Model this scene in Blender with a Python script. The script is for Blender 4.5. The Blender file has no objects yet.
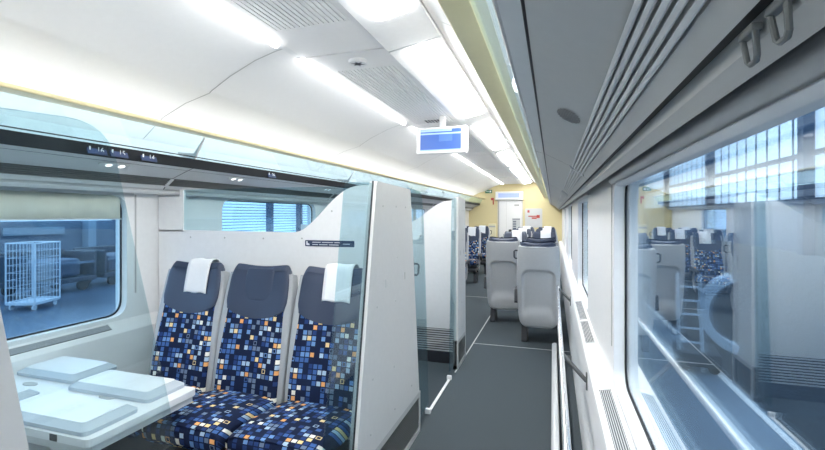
import bpy, bmesh, math, random
from mathutils import Vector, Matrix
random.seed(4)
S = bpy.context.scene
COL = S.collection
PI = math.pi
H = 1.55                       # eye height
XL, XR = -2.86, 0.33           # window glass planes
Y0, Y1 = -2.6, 15.3            # coach ends
AX = -0.93                     # aisle plane of the bay dividers

# ------------------------------------------------------------------ materials
def nd(nt, t, **kw):
    n = nt.nodes.new(t)
    for k, v in kw.items(): setattr(n, k, v)
    return n

def mat(name, col, rough=0.5, metal=0.0, var=0.04, nscale=30.0, bump=0.0, emit=None, estr=0.0, spec=0.5):
    m = bpy.data.materials.new(name); m.use_nodes = True
    nt = m.node_tree; b = nt.nodes['Principled BSDF']
    b.inputs['Roughness'].default_value = rough
    b.inputs['Metallic'].default_value = metal
    b.inputs['Specular IOR Level'].default_value = spec
    tc = nd(nt, 'ShaderNodeTexCoord')
    no = nd(nt, 'ShaderNodeTexNoise'); no.inputs['Scale'].default_value = nscale
    no.inputs['Detail'].default_value = 3
    nt.links.new(tc.outputs['Object'], no.inputs['Vector'])
    mx = nd(nt, 'ShaderNodeMix', data_type='RGBA')
    mx.inputs['A'].default_value = tuple(max(0, c * (1 - var)) for c in col) + (1,)
    mx.inputs['B'].default_value = tuple(min(1, c * (1 + var)) for c in col) + (1,)
    nt.links.new(no.outputs['Fac'], mx.inputs['Factor'])
    nt.links.new(mx.outputs['Result'], b.inputs['Base Color'])
    if bump:
        bp = nd(nt, 'ShaderNodeBump'); bp.inputs['Strength'].default_value = bump
        bp.inputs['Distance'].default_value = 0.003
        nt.links.new(no.outputs['Fac'], bp.inputs['Height'])
        nt.links.new(bp.outputs['Normal'], b.inputs['Normal'])
    if emit:
        b.inputs['Emission Color'].default_value = tuple(emit) + (1,)
        b.inputs['Emission Strength'].default_value = estr
    return m

def glass(name, tint, f0=0.05, rough=0.0):
    m = bpy.data.materials.new(name); m.use_nodes = True
    nt = m.node_tree; nt.nodes.clear()
    out = nd(nt, 'ShaderNodeOutputMaterial')
    tr = nd(nt, 'ShaderNodeBsdfTransparent'); tr.inputs['Color'].default_value = tuple(tint) + (1,)
    gl = nd(nt, 'ShaderNodeBsdfGlossy'); gl.inputs['Roughness'].default_value = rough
    gl.inputs['Color'].default_value = (0.92, 0.97, 1, 1)
    g = nd(nt, 'ShaderNodeNewGeometry')
    dot = nd(nt, 'ShaderNodeVectorMath', operation='DOT_PRODUCT')
    nt.links.new(g.outputs['Normal'], dot.inputs[0]); nt.links.new(g.outputs['Incoming'], dot.inputs[1])
    ab = nd(nt, 'ShaderNodeMath', operation='ABSOLUTE'); nt.links.new(dot.outputs['Value'], ab.inputs[0])
    om = nd(nt, 'ShaderNodeMath', operation='SUBTRACT'); om.inputs[0].default_value = 1; nt.links.new(ab.outputs[0], om.inputs[1])
    pw = nd(nt, 'ShaderNodeMath', operation='POWER'); nt.links.new(om.outputs[0], pw.inputs[0]); pw.inputs[1].default_value = 5
    mr = nd(nt, 'ShaderNodeMath', operation='MULTIPLY_ADD'); nt.links.new(pw.outputs[0], mr.inputs[0])
    mr.inputs[1].default_value = 1 - f0; mr.inputs[2].default_value = f0
    mx = nd(nt, 'ShaderNodeMixShader')
    nt.links.new(mr.outputs[0], mx.inputs['Fac']); nt.links.new(tr.outputs[0], mx.inputs[1]); nt.links.new(gl.outputs[0], mx.inputs[2])
    nt.links.new(mx.outputs[0], out.inputs['Surface'])
    return m

def fabric(name, axis, cell=0.029):
    m = bpy.data.materials.new(name); m.use_nodes = True
    nt = m.node_tree; b = nt.nodes['Principled BSDF']; L = nt.links.new
    b.inputs['Roughness'].default_value = 0.9; b.inputs['Specular IOR Level'].default_value = 0.15
    tc = nd(nt, 'ShaderNodeTexCoord'); sp = nd(nt, 'ShaderNodeSeparateXYZ'); L(tc.outputs['Object'], sp.inputs[0])
    def half(sock, off):
        d = nd(nt, 'ShaderNodeMath', operation='MULTIPLY_ADD'); L(sock, d.inputs[0]); d.inputs[1].default_value = 1 / cell; d.inputs[2].default_value = off
        fl = nd(nt, 'ShaderNodeMath', operation='FLOOR'); L(d.outputs[0], fl.inputs[0])
        fr = nd(nt, 'ShaderNodeMath', operation='FRACT'); L(d.outputs[0], fr.inputs[0])
        s = nd(nt, 'ShaderNodeMath', operation='SUBTRACT'); L(fr.outputs[0], s.inputs[0]); s.inputs[1].default_value = 0.5
        a = nd(nt, 'ShaderNodeMath', operation='ABSOLUTE'); L(s.outputs[0], a.inputs[0])
        return fl.outputs[0], a.outputs[0]
    src = sp.outputs[axis]
    if axis == 'Y':
        ad = nd(nt, 'ShaderNodeMath', operation='ADD'); L(sp.outputs['Y'], ad.inputs[0]); L(sp.outputs['Z'], ad.inputs[1]); src = ad.outputs[0]
    fx, ax = half(sp.outputs['X'], 40.5); fy, ay = half(src, 40.2)
    cb = nd(nt, 'ShaderNodeCombineXYZ'); L(fx, cb.inputs[0]); L(fy, cb.inputs[1])
    wn = nd(nt, 'ShaderNodeTexWhiteNoise', noise_dimensions='3D'); L(cb.outputs[0], wn.inputs['Vector'])
    rp = nd(nt, 'ShaderNodeValToRGB'); rp.color_ramp.interpolation = 'CONSTANT'
    navy = (0.012, 0.020, 0.055)
    st = [(0, navy), (0.34, (0.025, 0.055, 0.18)), (0.50, (0.06, 0.14, 0.37)), (0.64, (0.16, 0.31, 0.60)), (0.72, (0.16, 0.22, 0.32)),
          (0.80, (0.42, 0.56, 0.70)), (0.87, (0.85, 0.42, 0.16)), (0.92, (0.88, 0.68, 0.34)), (0.96, (0.86, 0.85, 0.76))]
    e = rp.color_ramp.elements
    e[0].position, e[0].color = 0, navy + (1,)
    e[1].position, e[1].color = st[1][0], st[1][1] + (1,)
    for p, c in st[2:]:
        k = e.new(p); k.color = c + (1,)
    L(wn.outputs['Value'], rp.inputs[0])
    mxx = nd(nt, 'ShaderNodeMath', operation='MAXIMUM'); L(ax, mxx.inputs[0]); L(ay, mxx.inputs[1])
    lt = nd(nt, 'ShaderNodeMath', operation='LESS_THAN'); L(mxx.outputs[0], lt.inputs[0]); lt.inputs[1].default_value = 0.40
    # a few cells are only an outlined square
    lo = nd(nt, 'ShaderNodeMath', operation='GREATER_THAN'); L(mxx.outputs[0], lo.inputs[0]); lo.inputs[1].default_value = 0.27
    cs = nd(nt, 'ShaderNodeSeparateColor'); L(wn.outputs['Color'], cs.inputs[0])
    ol = nd(nt, 'ShaderNodeMath', operation='LESS_THAN'); L(cs.outputs[1], ol.inputs[0]); ol.inputs[1].default_value = 0.93
    om = nd(nt, 'ShaderNodeMath', operation='MAXIMUM'); L(lo.outputs[0], om.inputs[0]); L(ol.outputs[0], om.inputs[1])
    fm = nd(nt, 'ShaderNodeMath', operation='MULTIPLY'); L(lt.outputs[0], fm.inputs[0]); L(om.outputs[0], fm.inputs[1])
    mx = nd(nt, 'ShaderNodeMix', data_type='RGBA'); L(fm.outputs[0], mx.inputs['Factor'])
    mx.inputs['A'].default_value = navy + (1,); L(rp.outputs[0], mx.inputs['B']); L(mx.outputs['Result'], b.inputs['Base Color'])
    return m

M = dict(
    white=mat('white_panel', (0.84, 0.85, 0.86), 0.35),
    ceil=mat('ceiling_white', (0.92, 0.92, 0.92), 0.5, var=0.02),
    grey=mat('light_grey_panel', (0.64, 0.64, 0.635), 0.4),
    lgrey=mat('pale_grey_plastic', (0.60, 0.62, 0.64), 0.4),
    shell=mat('seat_shell_grey', (0.39, 0.41, 0.43), 0.38),
    under=mat('rack_grey', (0.47, 0.48, 0.48), 0.5),
    slat=mat('slat_grey', (0.62, 0.64, 0.65), 0.45),
    slatdark=mat('slat_gap', (0.10, 0.11, 0.12), 0.7),
    grille=mat('grille_metal', (0.17, 0.18, 0.18), 0.45, 0.3),
    dark=mat('dark_plastic', (0.022, 0.026, 0.034), 0.5),
    black=mat('black_rubber', (0.012, 0.014, 0.018), 0.6),
    navy=mat('navy_leather', (0.032, 0.048, 0.090), 0.42, bump=0.15, nscale=120),
    cloth=mat('headrest_cloth', (0.80, 0.82, 0.84), 0.9, bump=0.2, nscale=80),
    cream=mat('cream_rail', (0.80, 0.70, 0.42), 0.4),
    yellow=mat('yellow_wall', (0.72, 0.63, 0.36), 0.5),
    steel=mat('brushed_steel', (0.66, 0.68, 0.70), 0.25, 0.9),
    alu=mat('painted_alu', (0.66, 0.68, 0.70), 0.35, 0.2),
    carpet=mat('carpet', (0.066, 0.082, 0.094), 0.95, var=0.45, nscale=170, bump=0.7, spec=0.1),
    seam=mat('floor_seam', (0.42, 0.44, 0.45), 0.6),
    strip=mat('white_strip', (0.85, 0.86, 0.87), 0.4),
    blind=mat('blind_cream', (0.90, 0.89, 0.79), 0.9, var=0.06, nscale=9),
    table=mat('table_laminate', (0.80, 0.82, 0.84), 0.3),
    tedge=mat('table_edge', (0.46, 0.52, 0.58), 0.4),
    sign=mat('sign_navy', (0.025, 0.05, 0.11), 0.5),
    signw=mat('sign_white', (0.75, 0.80, 0.85), 0.5),
    red=mat('sign_red', (0.50, 0.07, 0.06), 0.5),
    green=mat('exit_green', (0.02, 0.16, 0.08), 0.5),
    lamp=mat('lamp_diffuser', (0.9, 0.9, 0.9), 0.5, emit=(1.0, 0.985, 0.96), estr=7.0),
    strip_lamp=mat('strip_light', (0.9, 0.9, 0.9), 0.5, emit=(1.0, 0.99, 0.97), estr=3.6),
    cove=mat('added_cove_light', (0.9, 0.9, 0.9), 0.5, emit=(1.0, 0.985, 0.96), estr=1.7),  # glow of the added left rack strip
    added_cove_r=mat('added_cove_light_right', (0.9, 0.9, 0.9), 0.5, emit=(1.0, 0.985, 0.96), estr=2.2),  # glow of the added right strip, also brightens its glass shelf
    spot=mat('reading_lens', (0.9, 0.9, 0.9), 0.4, emit=(1, 1, 1), estr=0.6),
    scr=mat('screen_blue', (0.02, 0.05, 0.15), 0.3, emit=(0.022, 0.05, 0.165), estr=1.0),
    scr2=mat('screen_pale', (0.2, 0.3, 0.5), 0.3, emit=(0.12, 0.17, 0.27), estr=1.0),
    scr3=mat('screen_mid', (0.03, 0.07, 0.2), 0.3, emit=(0.04, 0.08, 0.20), estr=1.0),
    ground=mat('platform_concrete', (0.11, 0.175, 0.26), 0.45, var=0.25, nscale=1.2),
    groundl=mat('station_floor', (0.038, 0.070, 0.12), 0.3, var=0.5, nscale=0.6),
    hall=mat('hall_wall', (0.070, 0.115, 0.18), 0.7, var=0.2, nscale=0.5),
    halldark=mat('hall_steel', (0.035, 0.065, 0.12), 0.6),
    louvre=mat('pale_louvre_glow', (0.72, 0.82, 0.92), 0.5, emit=(0.82, 0.92, 1.0), estr=0.30),  # emission stands in for daylight on the louvres and hall panes
    cart=mat('cart_dark', (0.02, 0.035, 0.06), 0.5),
    wire=mat('cage_wire', (0.46, 0.55, 0.65), 0.4, 0.2),
    rough=mat('rough_concrete', (0.016, 0.028, 0.045), 0.95, var=0.6, nscale=6, bump=0.8),
    blind_t=None, fab_back=fabric('seat_fabric_back', 'Z'),
    fab_seat=fabric('seat_fabric_cushion', 'Y'),
    win=glass('window_glass', (0.90, 0.95, 0.985), 0.155),
    winl=glass('window_glass_left', (0.88, 0.94, 0.985), 0.03),
    screen=glass('screen_glass', (0.75, 0.865, 0.895), 0.035),
    screen2=glass('screen_glass_light', (0.83, 0.905, 0.92), 0.035),
    shelf=glass('shelf_glass', (0.78, 0.88, 0.92), 0.05),
)

_m = M['blind']; _nt = _m.node_tree; _b = _nt.nodes['Principled BSDF']; _o = [n for n in _nt.nodes if n.type == 'OUTPUT_MATERIAL'][0]
_t = nd(_nt, 'ShaderNodeBsdfTranslucent'); _t.inputs['Color'].default_value = (0.85, 0.83, 0.72, 1); _x = nd(_nt, 'ShaderNodeMixShader'); _x.inputs['Fac'].default_value = 0.2
_nt.links.new(_b.outputs[0], _x.inputs[1]); _nt.links.new(_t.outputs[0], _x.inputs[2]); _nt.links.new(_x.outputs[0], _o.inputs['Surface'])

# ------------------------------------------------------------------ mesh helpers
class MB:
    def __init__(self): self.bm = bmesh.new()
    def quad(self, pts):
        return self.bm.faces.new([self.bm.verts.new(p) for p in pts])
    def box(self, x0, x1, y0, y1, z0, z1, bevel=0.0, seg=2, M=None):
        b = bmesh.new() if bevel else self.bm
        v = [b.verts.new((x, y, z)) for x in (x0, x1) for y in (y0, y1) for z in (z0, z1)]
        for f in ((0, 1, 3, 2), (4, 6, 7, 5), (0, 4, 5, 1), (2, 3, 7, 6), (0, 2, 6, 4), (1, 5, 7, 3)):
            b.faces.new([v[i] for i in f])
        if bevel:
            bmesh.ops.recalc_face_normals(b, faces=b.faces)
            bmesh.ops.bevel(b, geom=list(b.edges), offset=bevel, segments=seg, affect='EDGES', profile=0.5)
            self.join(b, M)
        elif M is not None:
            for p in v: p.co = M @ p.co
        return self
    def join(self, b, M=None):
        b.verts.index_update()
        nv = [self.bm.verts.new((M @ v.co) if M is not None else v.co) for v in b.verts]
        for f in b.faces:
            self.bm.faces.new([nv[v.index] for v in f.verts])
        b.free()
    def prism(self, poly, axis, a, b):
        """poly in the plane of the two other axes (order x,y,z with axis removed), extruded a..b"""
        def P(p, t):
            return {'x': (t, p[0], p[1]), 'y': (p[0], t, p[1]), 'z': (p[0], p[1], t)}[axis]
        A = [self.bm.verts.new(P(p, a)) for p in poly]; B = [self.bm.verts.new(P(p, b)) for p in poly]
        self.bm.faces.new(A); self.bm.faces.new(B[::-1])
        n = len(poly)
        for i in range(n):
            self.bm.faces.new([A[i], A[(i + 1) % n], B[(i + 1) % n], B[i]])
        return self
    def strip(self, prof, y0, y1, thick=None):
        """open profile of (x,z) points swept along y as a shell"""
        A = [self.bm.verts.new((p[0], y0, p[1])) for p in prof]; B = [self.bm.verts.new((p[0], y1, p[1])) for p in prof]
        for i in range(len(prof) - 1):
            self.bm.faces.new([A[i], A[i + 1], B[i + 1], B[i]])
        return self
    def tube(self, pts, r, n=10, closed=False):
        pts = [Vector(p) for p in pts]; m = len(pts); rings = []
        up = None
        for i, p in enumerate(pts):
            if closed: t = (pts[(i + 1) % m] - pts[i - 1])
            else: t = pts[min(i + 1, m - 1)] - pts[max(i - 1, 0)]
            t.normalize()
            if up is None: up = t.orthogonal().normalized()
            up = (up - t * up.dot(t)).normalized(); s = t.cross(up)
            rr = r[i] if isinstance(r, (list, tuple)) else r
            rings.append([self.bm.verts.new(p + up * (rr * math.cos(2 * PI * k / n)) + s * (rr * math.sin(2 * PI * k / n))) for k in range(n)])
        for i in range(m if closed else m - 1):
            A, B = rings[i], rings[(i + 1) % m]
            for k in range(n):
                self.bm.faces.new([A[k], A[(k + 1) % n], B[(k + 1) % n], B[k]])
        if not closed:
            self.bm.faces.new(rings[0][::-1]); self.bm.faces.new(rings[-1])
        return self
    def disc(self, c, axis, r, h, n=24, r2=None, sy=1.0):
        poly = [(r * math.cos(2 * PI * k / n), r * sy * math.sin(2 * PI * k / n)) for k in range(n)]
        i = 'xyz'.index(axis); o = [c[j] for j in range(3) if j != i]
        return self.prism([(p[0] + o[0], p[1] + o[1]) for p in poly], axis, c[i], c[i] + h)
    def pad(self, path, samples=30, n=40, p=4.0, end=0.03, bow=0.0, disp=None, sub=True):
        """upholstered pad: path of (y, z, width, thickness) along its front face"""
        pts = catmull(path, samples) if sub else path
        m = len(pts); secs = []
        def tan(i):
            a, b = pts[max(i - 1, 0)], pts[min(i + 1, m - 1)]
            t = Vector((b[0] - a[0], b[1] - a[1])); t.normalize(); return t
        for k in range(5):
            ph = k / 4 * PI / 2
            secs.append((pts[0], tan(0), -end * math.cos(ph) + end, math.sin(ph)))
        for i in range(1, m - 1): secs.append((pts[i], tan(i), 0, 1))
        for k in range(4, -1, -1):
            ph = k / 4 * PI / 2
            secs.append((pts[-1], tan(m - 1), end * math.cos(ph) - end, math.sin(ph)))
        rings = []
        for (y, z, w, t), tg, off, sc in secs:
            nx = Vector((-tg.y, tg.x))          # front normal in the (y, z) plane
            ww = w / 2 - end * (1 - sc); tt = t / 2 * (0.25 + 0.75 * sc)
            ring = []
            for k in range(n):
                a = 2 * PI * k / n; c, s = math.cos(a), math.sin(a)
                x = ww * math.copysign(abs(c) ** (2 / p), c); v = tt * math.copysign(abs(s) ** (2 / p), s)
                q = Vector((y, z)) + tg * off - nx * (t / 2) + nx * v
                if bow: q += nx * (bow * (x / (w / 2)) ** 2)
                co = Vector((x, q.x, q.y))
                if disp: co = disp(co, v < 0, Vector((0, nx.x, nx.y)))
                ring.append(self.bm.verts.new(co))
            rings.append(ring)
        for A, B in zip(rings, rings[1:]):
            for k in range(n):
                self.bm.faces.new([A[k], A[(k + 1) % n], B[(k + 1) % n], B[k]])
        self.bm.faces.new(rings[0][::-1]); self.bm.faces.new(rings[-1])
        return self
    def build(self, name, m, parent=None, smooth=False, angle=35):
        bmesh.ops.recalc_face_normals(self.bm, faces=self.bm.faces)
        me = bpy.data.meshes.new(name); self.bm.to_mesh(me); self.bm.free()
        me.materials.append(m if not isinstance(m, str) else M[m])
        if smooth:
            for f in me.polygons: f.use_smooth = True
            try: me.set_sharp_from_angle(angle=math.radians(angle))
            except Exception: pass
        o = bpy.data.objects.new(name, me); COL.objects.link(o)
        if parent: o.parent = parent
        return o

def catmull(P, n):
    out = []; m = len(P)
    for i in range(n):
        u = i / (n - 1) * (m - 1); k = min(int(u), m - 2); f = u - k
        a, b, c, d = P[max(k - 1, 0)], P[k], P[k + 1], P[min(k + 2, m - 1)]
        out.append(tuple(0.5 * (2 * b[j] + (c[j] - a[j]) * f + (2 * a[j] - 5 * b[j] + 4 * c[j] - d[j]) * f * f + (3 * b[j] - a[j] - 3 * c[j] + d[j]) * f ** 3) for j in range(len(b))))
    return out

def rpoly(pts, rad, seg=6):
    """round the corners of a polygon; rad one number or a list"""
    out = []; n = len(pts)
    for i in range(n):
        r = rad[i] if isinstance(rad, (list, tuple)) else rad
        p = Vector(pts[i]); a = Vector(pts[i - 1]) - p; b = Vector(pts[(i + 1) % n]) - p
        if r <= 0: out.append(tuple(p)); continue
        r = min(r, a.length * 0.49, b.length * 0.49)
        A = p + a.normalized() * r; B = p + b.normalized() * r
        for k in range(seg + 1):
            t = k / seg; out.append(tuple(A * (1 - t) ** 2 + p * 2 * t * (1 - t) + B * t * t))
    return out

def rrect(x0, x1, y0, y1, r, seg=6):
    return rpoly([(x0, y0), (x1, y0), (x1, y1), (x0, y1)], r, seg)

def tag(o, label=None, cat=None, group=None, kind=None):
    if label: o['label'] = label
    if cat: o['category'] = cat
    if group: o['group'] = group
    if kind: o['kind'] = kind
    return o

def empty(name, loc, rz=0.0, label=None, cat=None, group=None, kind=None):
    o = bpy.data.objects.new(name, None); COL.objects.link(o); o.empty_display_size = 0.1
    o.location = loc; o.rotation_euler = (0, 0, rz)
    return tag(o, label, cat, group, kind)

def copy_tree(o, parent=None):
    c = o.copy(); COL.objects.link(c); c.parent = parent
    for ch in [k for k in bpy.data.objects if k.parent == o]: copy_tree(ch, c)
    return c

def local(o, loc):
    """a mesh built in world coordinates gets its origin at loc"""
    o.data.transform(Matrix.Translation(-Vector(loc))); o.location = loc
    return o

def arcpts(c, u, v, r, a0, a1, n=8):
    c, u, v = Vector(c), Vector(u), Vector(v)
    return [c + u * (r * math.cos(a0 + (a1 - a0) * k / n)) + v * (r * math.sin(a0 + (a1 - a0) * k / n)) for k in range(n + 1)]

# ------------------------------------------------------------------ room shell
tag(MB().box(XL - 0.3, XR + 0.3, Y0, Y1 + 0.1, -0.12, 0).build('floor', 'carpet'), 'dark blue grey carpeted coach floor', 'floor', kind='structure')
# light seams in the carpet
t = MB()
t.box(-0.925, -0.912, 4.25, 14.6, 0, 0.003); t.box(-0.91, 0.18, 5.28, 5.292, 0, 0.003); t.box(-1.7, -0.93, 8.3, 8.312, 0, 0.003)
tag(t.build('trim_1', 'seam'), 'thin pale seams in the dark carpet', 'floor seam', kind='structure')

def plate_with_hole(mb, x, xi, outer, inner, r):
    """wall plate in the y-z plane at x with a rounded window hole whose reveal runs back to xi"""
    (oy0, oy1, oz0, oz1), (iy0, iy1, iz0, iz1) = outer, inner
    cy, cz = (iy0 + iy1) / 2, (iz0 + iz1) / 2
    hole = rrect(iy0, iy1, iz0, iz1, r, 8)
    angs = []
    ho = [(math.atan2(z - cz, y - cy), y, z) for y, z in hole]
    ho.sort()
    corners = [(oy0, oz0), (oy1, oz0), (oy1, oz1), (oy0, oz1)]
    def ray_rect(a):
        dy, dz = math.cos(a), math.sin(a); k = 1e9
        if dy > 1e-9: k = min(k, (oy1 - cy) / dy)
        if dy < -1e-9: k = min(k, (oy0 - cy) / dy)
        if dz > 1e-9: k = min(k, (oz1 - cz) / dz)
        if dz < -1e-9: k = min(k, (oz0 - cz) / dz)
        return (cy + dy * k, cz + dz * k)
    def on_hole(a):
        for i in range(len(ho)):
            a0, y0, z0 = ho[i]; a1, y1, z1 = ho[(i + 1) % len(ho)]
            if i == len(ho) - 1: a1 += 2 * PI
            aa = a if a >= a0 else a + 2 * PI
            if a0 <= aa <= a1:
                dy, dz = math.cos(a), math.sin(a); ey, ez = y1 - y0, z1 - z0
                den = dy * ez - dz * ey
                if abs(den) < 1e-12: return (y0, z0)
                k = ((y0 - cy) * ez - (z0 - cz) * ey) / den
                return (cy + dy * k, cz + dz * k)
        return (ho[0][1], ho[0][2])
    items = [(a, (y, z), ray_rect(a)) for a, y, z in ho]
    for c in corners:
        a = math.atan2(c[1] - cz, c[0] - cy); items.append((a, on_hole(a), c))
    items.sort(key=lambda q: q[0])
    bm = mb.bm
    I = [bm.verts.new((x, *q[1])) for q in items]; O = [bm.verts.new((x, *q[2])) for q in items]
    D = [bm.verts.new((xi, *q[1])) for q in items]
    n = len(items)
    for i in range(n):
        j = (i + 1) % n
        bm.faces.new([O[i], O[j], I[j], I[i]]); bm.faces.new([I[i], I[j], D[j], D[i]])

def side_wall(name, side, wins, zb, zt, prof_u, label):
    X = (lambda u: XL + u) if side < 0 else (lambda u: XR - u)
    mb = MB(); pl = X(0.05); back = X(0.0)
    cells = []
    for a, b in wins: cells.append((a, b))
    edges = [Y0] + [(wins[i][1] + wins[i + 1][0]) / 2 for i in range(len(wins) - 1)] + [Y1]
    for (a, b), e0, e1 in zip(wins, edges, edges[1:]):
        plate_with_hole(mb, pl, back, (e0, e1, zb - 0.03, 2.3), (a, b, zb, zt), 0.11)
    mb.strip([(X(u), z) for u, z in prof_u], Y0, Y1)
    # outer skin with the window openings left free
    for e0, e1, z0, z1 in [(Y0, Y1, -0.1, zb - 0.02), (Y0, Y1, zt + 0.02, 2.75)]:
        mb.box(min(X(-0.02), X(-0.08)), max(X(-0.02), X(-0.08)), e0, e1, z0, z1)
    last = Y0
    for a, b in list(wins) + [(Y1, Y1)]:
        if a - 0.02 > last: mb.box(min(X(-0.02), X(-0.08)), max(X(-0.02), X(-0.08)), last, a - 0.02, zb - 0.02, zt + 0.02)
        last = b + 0.02
    return tag(mb.build(name, 'white', smooth=True, angle=30), label, 'wall', kind='structure')

WL = [(-1.85, -0.25), (0.69, 2.30), (3.22, 4.84), (5.76, 7.38), (8.30, 9.92), (10.84, 12.46)]
WR = [(-2.2, -0.9), (-0.10, 2.32), (3.98, 5.55), (7.2, 8.8), (10.4, 12.0)]
ZL, ZR = (0.86, 1.685), (0.735, 1.715)
side_wall('wall_left', -1, WL, *ZL, [(0.05, 0.835), (0.055, 0.825), (0.10, 0.79), (0.12, 0.765), (0.125, 0.73), (0.125, 0.0)], 'white left side wall of the coach with rounded windows')
side_wall('wall_right', 1, WR, *ZR, [(0.05, 0.71), (0.06, 0.705), (0.125, 0.692), (0.138, 0.68), (0.143, 0.66), (0.143, 0.0)], 'white right side wall of the coach with a ledge below the windows')

def window(n, side, a, b, zb, zt, label):
    g = XL if side < 0 else XR
    s = -1 if side < 0 else 1
    e = empty('window_%d' % n, (g, (a + b) / 2, zb), label=label, cat='window', kind='structure')
    ring = MB(); o = rrect(a - 0.012, b + 0.012, zb - 0.012, zt + 0.012, 0.12, 8); i = rrect(a + 0.010, b - 0.010, zb + 0.010, zt - 0.010, 0.105, 8)
    x0, x1 = g - s * 0.003, g + s * 0.004
    bm = ring.bm
    V = [[bm.verts.new((x, *p)) for p in L] for x, L in ((x0, o), (x0, i), (x1, i), (x1, o))]
    n_ = len(o)
    for q in range(4):
        A, B = V[q], V[(q + 1) % 4]
        for k in range(n_): bm.faces.new([A[k], A[(k + 1) % n_], B[(k + 1) % n_], B[k]])
    f = ring.build('gasket', 'black', smooth=True); local(f, e.location); f.parent = e; f.location = (0, 0, 0)
    p = MB().prism(i, 'x', g + s * 0.002, g + s * 0.006).build('pane', 'win' if side > 0 else 'winl'); local(p, e.location); p.parent = e; p.location = (0, 0, 0)
    p2 = MB().prism(i, 'x', g + s * 0.022, g + s * 0.026).build('pane', 'win' if side > 0 else 'winl'); local(p2, e.location); p2.parent = e; p2.location = (0, 0, 0)
    return e
n = 1
for a, b in WL:
    nm = {0.69: 'left coach window with the cream blind pulled partly down', 3.22: 'left window seen over the bay divider'}.get(a, 'left window number %d from the front of the coach' % (len(WL) - WL.index((a, b))))
    window(n, -1, a, b, *ZL, nm); n += 1
for a, b in WR:
    nm = {-0.10: 'large near right window full of reflections'}.get(a, 'right window number %d from the front of the coach' % (len(WR) - WR.index((a, b))))
    window(n, 1, a, b, *ZR, nm); n += 1

# ceiling -------------------------------------------------------------------
def mirror(p): return (2 * -1.265 - p[0], p[1])
half = [(XL - 0.1, 1.95), (-2.80, 2.10), (-2.62, 2.24), (-2.42, 2.325), (-2.215, 2.378), (-2.20, 2.392), (-2.05, 2.475), (-1.85, 2.56), (-1.70, 2.602), (-1.62, 2.615), (-1.60, 2.615), (-1.595, 2.66)]
right = [(-1.59, 2.66), (-1.0, 2.66), (-0.98, 2.72), (-0.655, 2.72), (-0.645, 2.655), (-0.60, 2.645), (-0.52, 2.60), (-0.42, 2.52), (-0.33, 2.44)] + [mirror(p) for p in half[4::-1]]
mb = MB(); mb.strip(half + right, Y0, Y1)
tag(mb.build('ceiling', 'ceil', smooth=True, angle=50), 'white vaulted coach ceiling', 'ceiling', kind='structure')
t = MB(); t.box(XL - 0.3, XR + 0.3, Y0, Y1 + 0.1, 2.75, 2.8)
tag(t.build('ceiling_outer', 'ceil'), 'coach roof above the vaulted ceiling', 'roof', kind='structure')
# curved joints between the ceiling modules
t = MB()
for k in range(-1, 6):
    y = 2.42 + 2.42 * k
    pr = [p for p in half[1:10]]
    for P in (pr, right[5:12]):
        bm = t.bm
        A = [bm.verts.new((p[0], y - 0.004, p[1] - 0.003)) for p in P]; B = [bm.verts.new((p[0], y + 0.004, p[1] - 0.003)) for p in P]
        for i in range(len(P) - 1): bm.faces.new([A[i], A[i + 1], B[i + 1], B[i]])
tag(t.build('trim_2', mat('joint_grey', (0.45, 0.45, 0.45), 0.6)), 'curved joint lines across the white ceiling', 'ceiling joint', kind='structure')

# central service panels: slatted grille beside a lamp panel
pitch = 2.42
mods = [(2.58 + pitch * k, 2.58 + pitch * (k + 1)) for k in range(-2, 5)]
mods[-1] = (mods[-1][0], Y1 - 0.03)
ord_ = ['behind the viewer', 'directly overhead', 'with the round detector before the screen', 'just past the hanging screen', 'second past the hanging screen', 'third past the hanging screen', 'against the yellow end wall']
for k, (a, b) in enumerate(mods):
    e = empty('ceiling_grille', (-1.3, a, 2.60), label='slatted white ceiling grille panel ' + ord_[k], cat='grille', group='ceiling grille panels')
    def put(m_, name, mt, par=e, **kw):
        o = m_.build(name, mt, **kw); local(o, e.location); o.parent = par; o.location = (0, 0, 0); return o
    f = MB(); f.box(-1.585, -1.50, a + 0.01, b - 0.01, 2.60, 2.635); f.box(-1.045, -1.00, a + 0.01, b - 0.01, 2.60, 2.635)
    f.box(-1.50, -1.045, a + 0.01, a + 0.32, 2.60, 2.635); f.box(-1.50, -1.045, b - (0.42 if k == 1 else 0.14), b - 0.01, 2.60, 2.635)
    put(f, 'frame', 'ceil')
    bk = MB().box(-1.58, -1.005, a + 0.012, b - 0.012, 2.637, 2.645); put(bk, 'backing', mat('grille_shadow', (0.55, 0.55, 0.55), 0.7) if k == 0 else bpy.data.materials['grille_shadow'])
    s = MB(); ns = 15; em = 0.42 if k == 1 else 0.14
    for i in range(ns):
        x = -1.50 + 0.455 * (i + 0.5) / ns; s.box(x - 0.0115, x + 0.0115, a + 0.32, b - em, 2.602, 2.618)
    put(s, 'slats', 'ceil')
    if k == 2:
        v = MB()
        for i in range(6): v.box(-1.36 + i * 0.035, -1.345 + i * 0.035, b - 0.30, b - 0.16, 2.5985, 2.601)
        put(v, 'outlet', 'dark')
LT = Matrix.Translation((-0.80, 0, 2.59)) @ Matrix.Rotation(math.radians(-10), 4, 'Y') @ Matrix.Translation((0.80, 0, -2.59))
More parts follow.
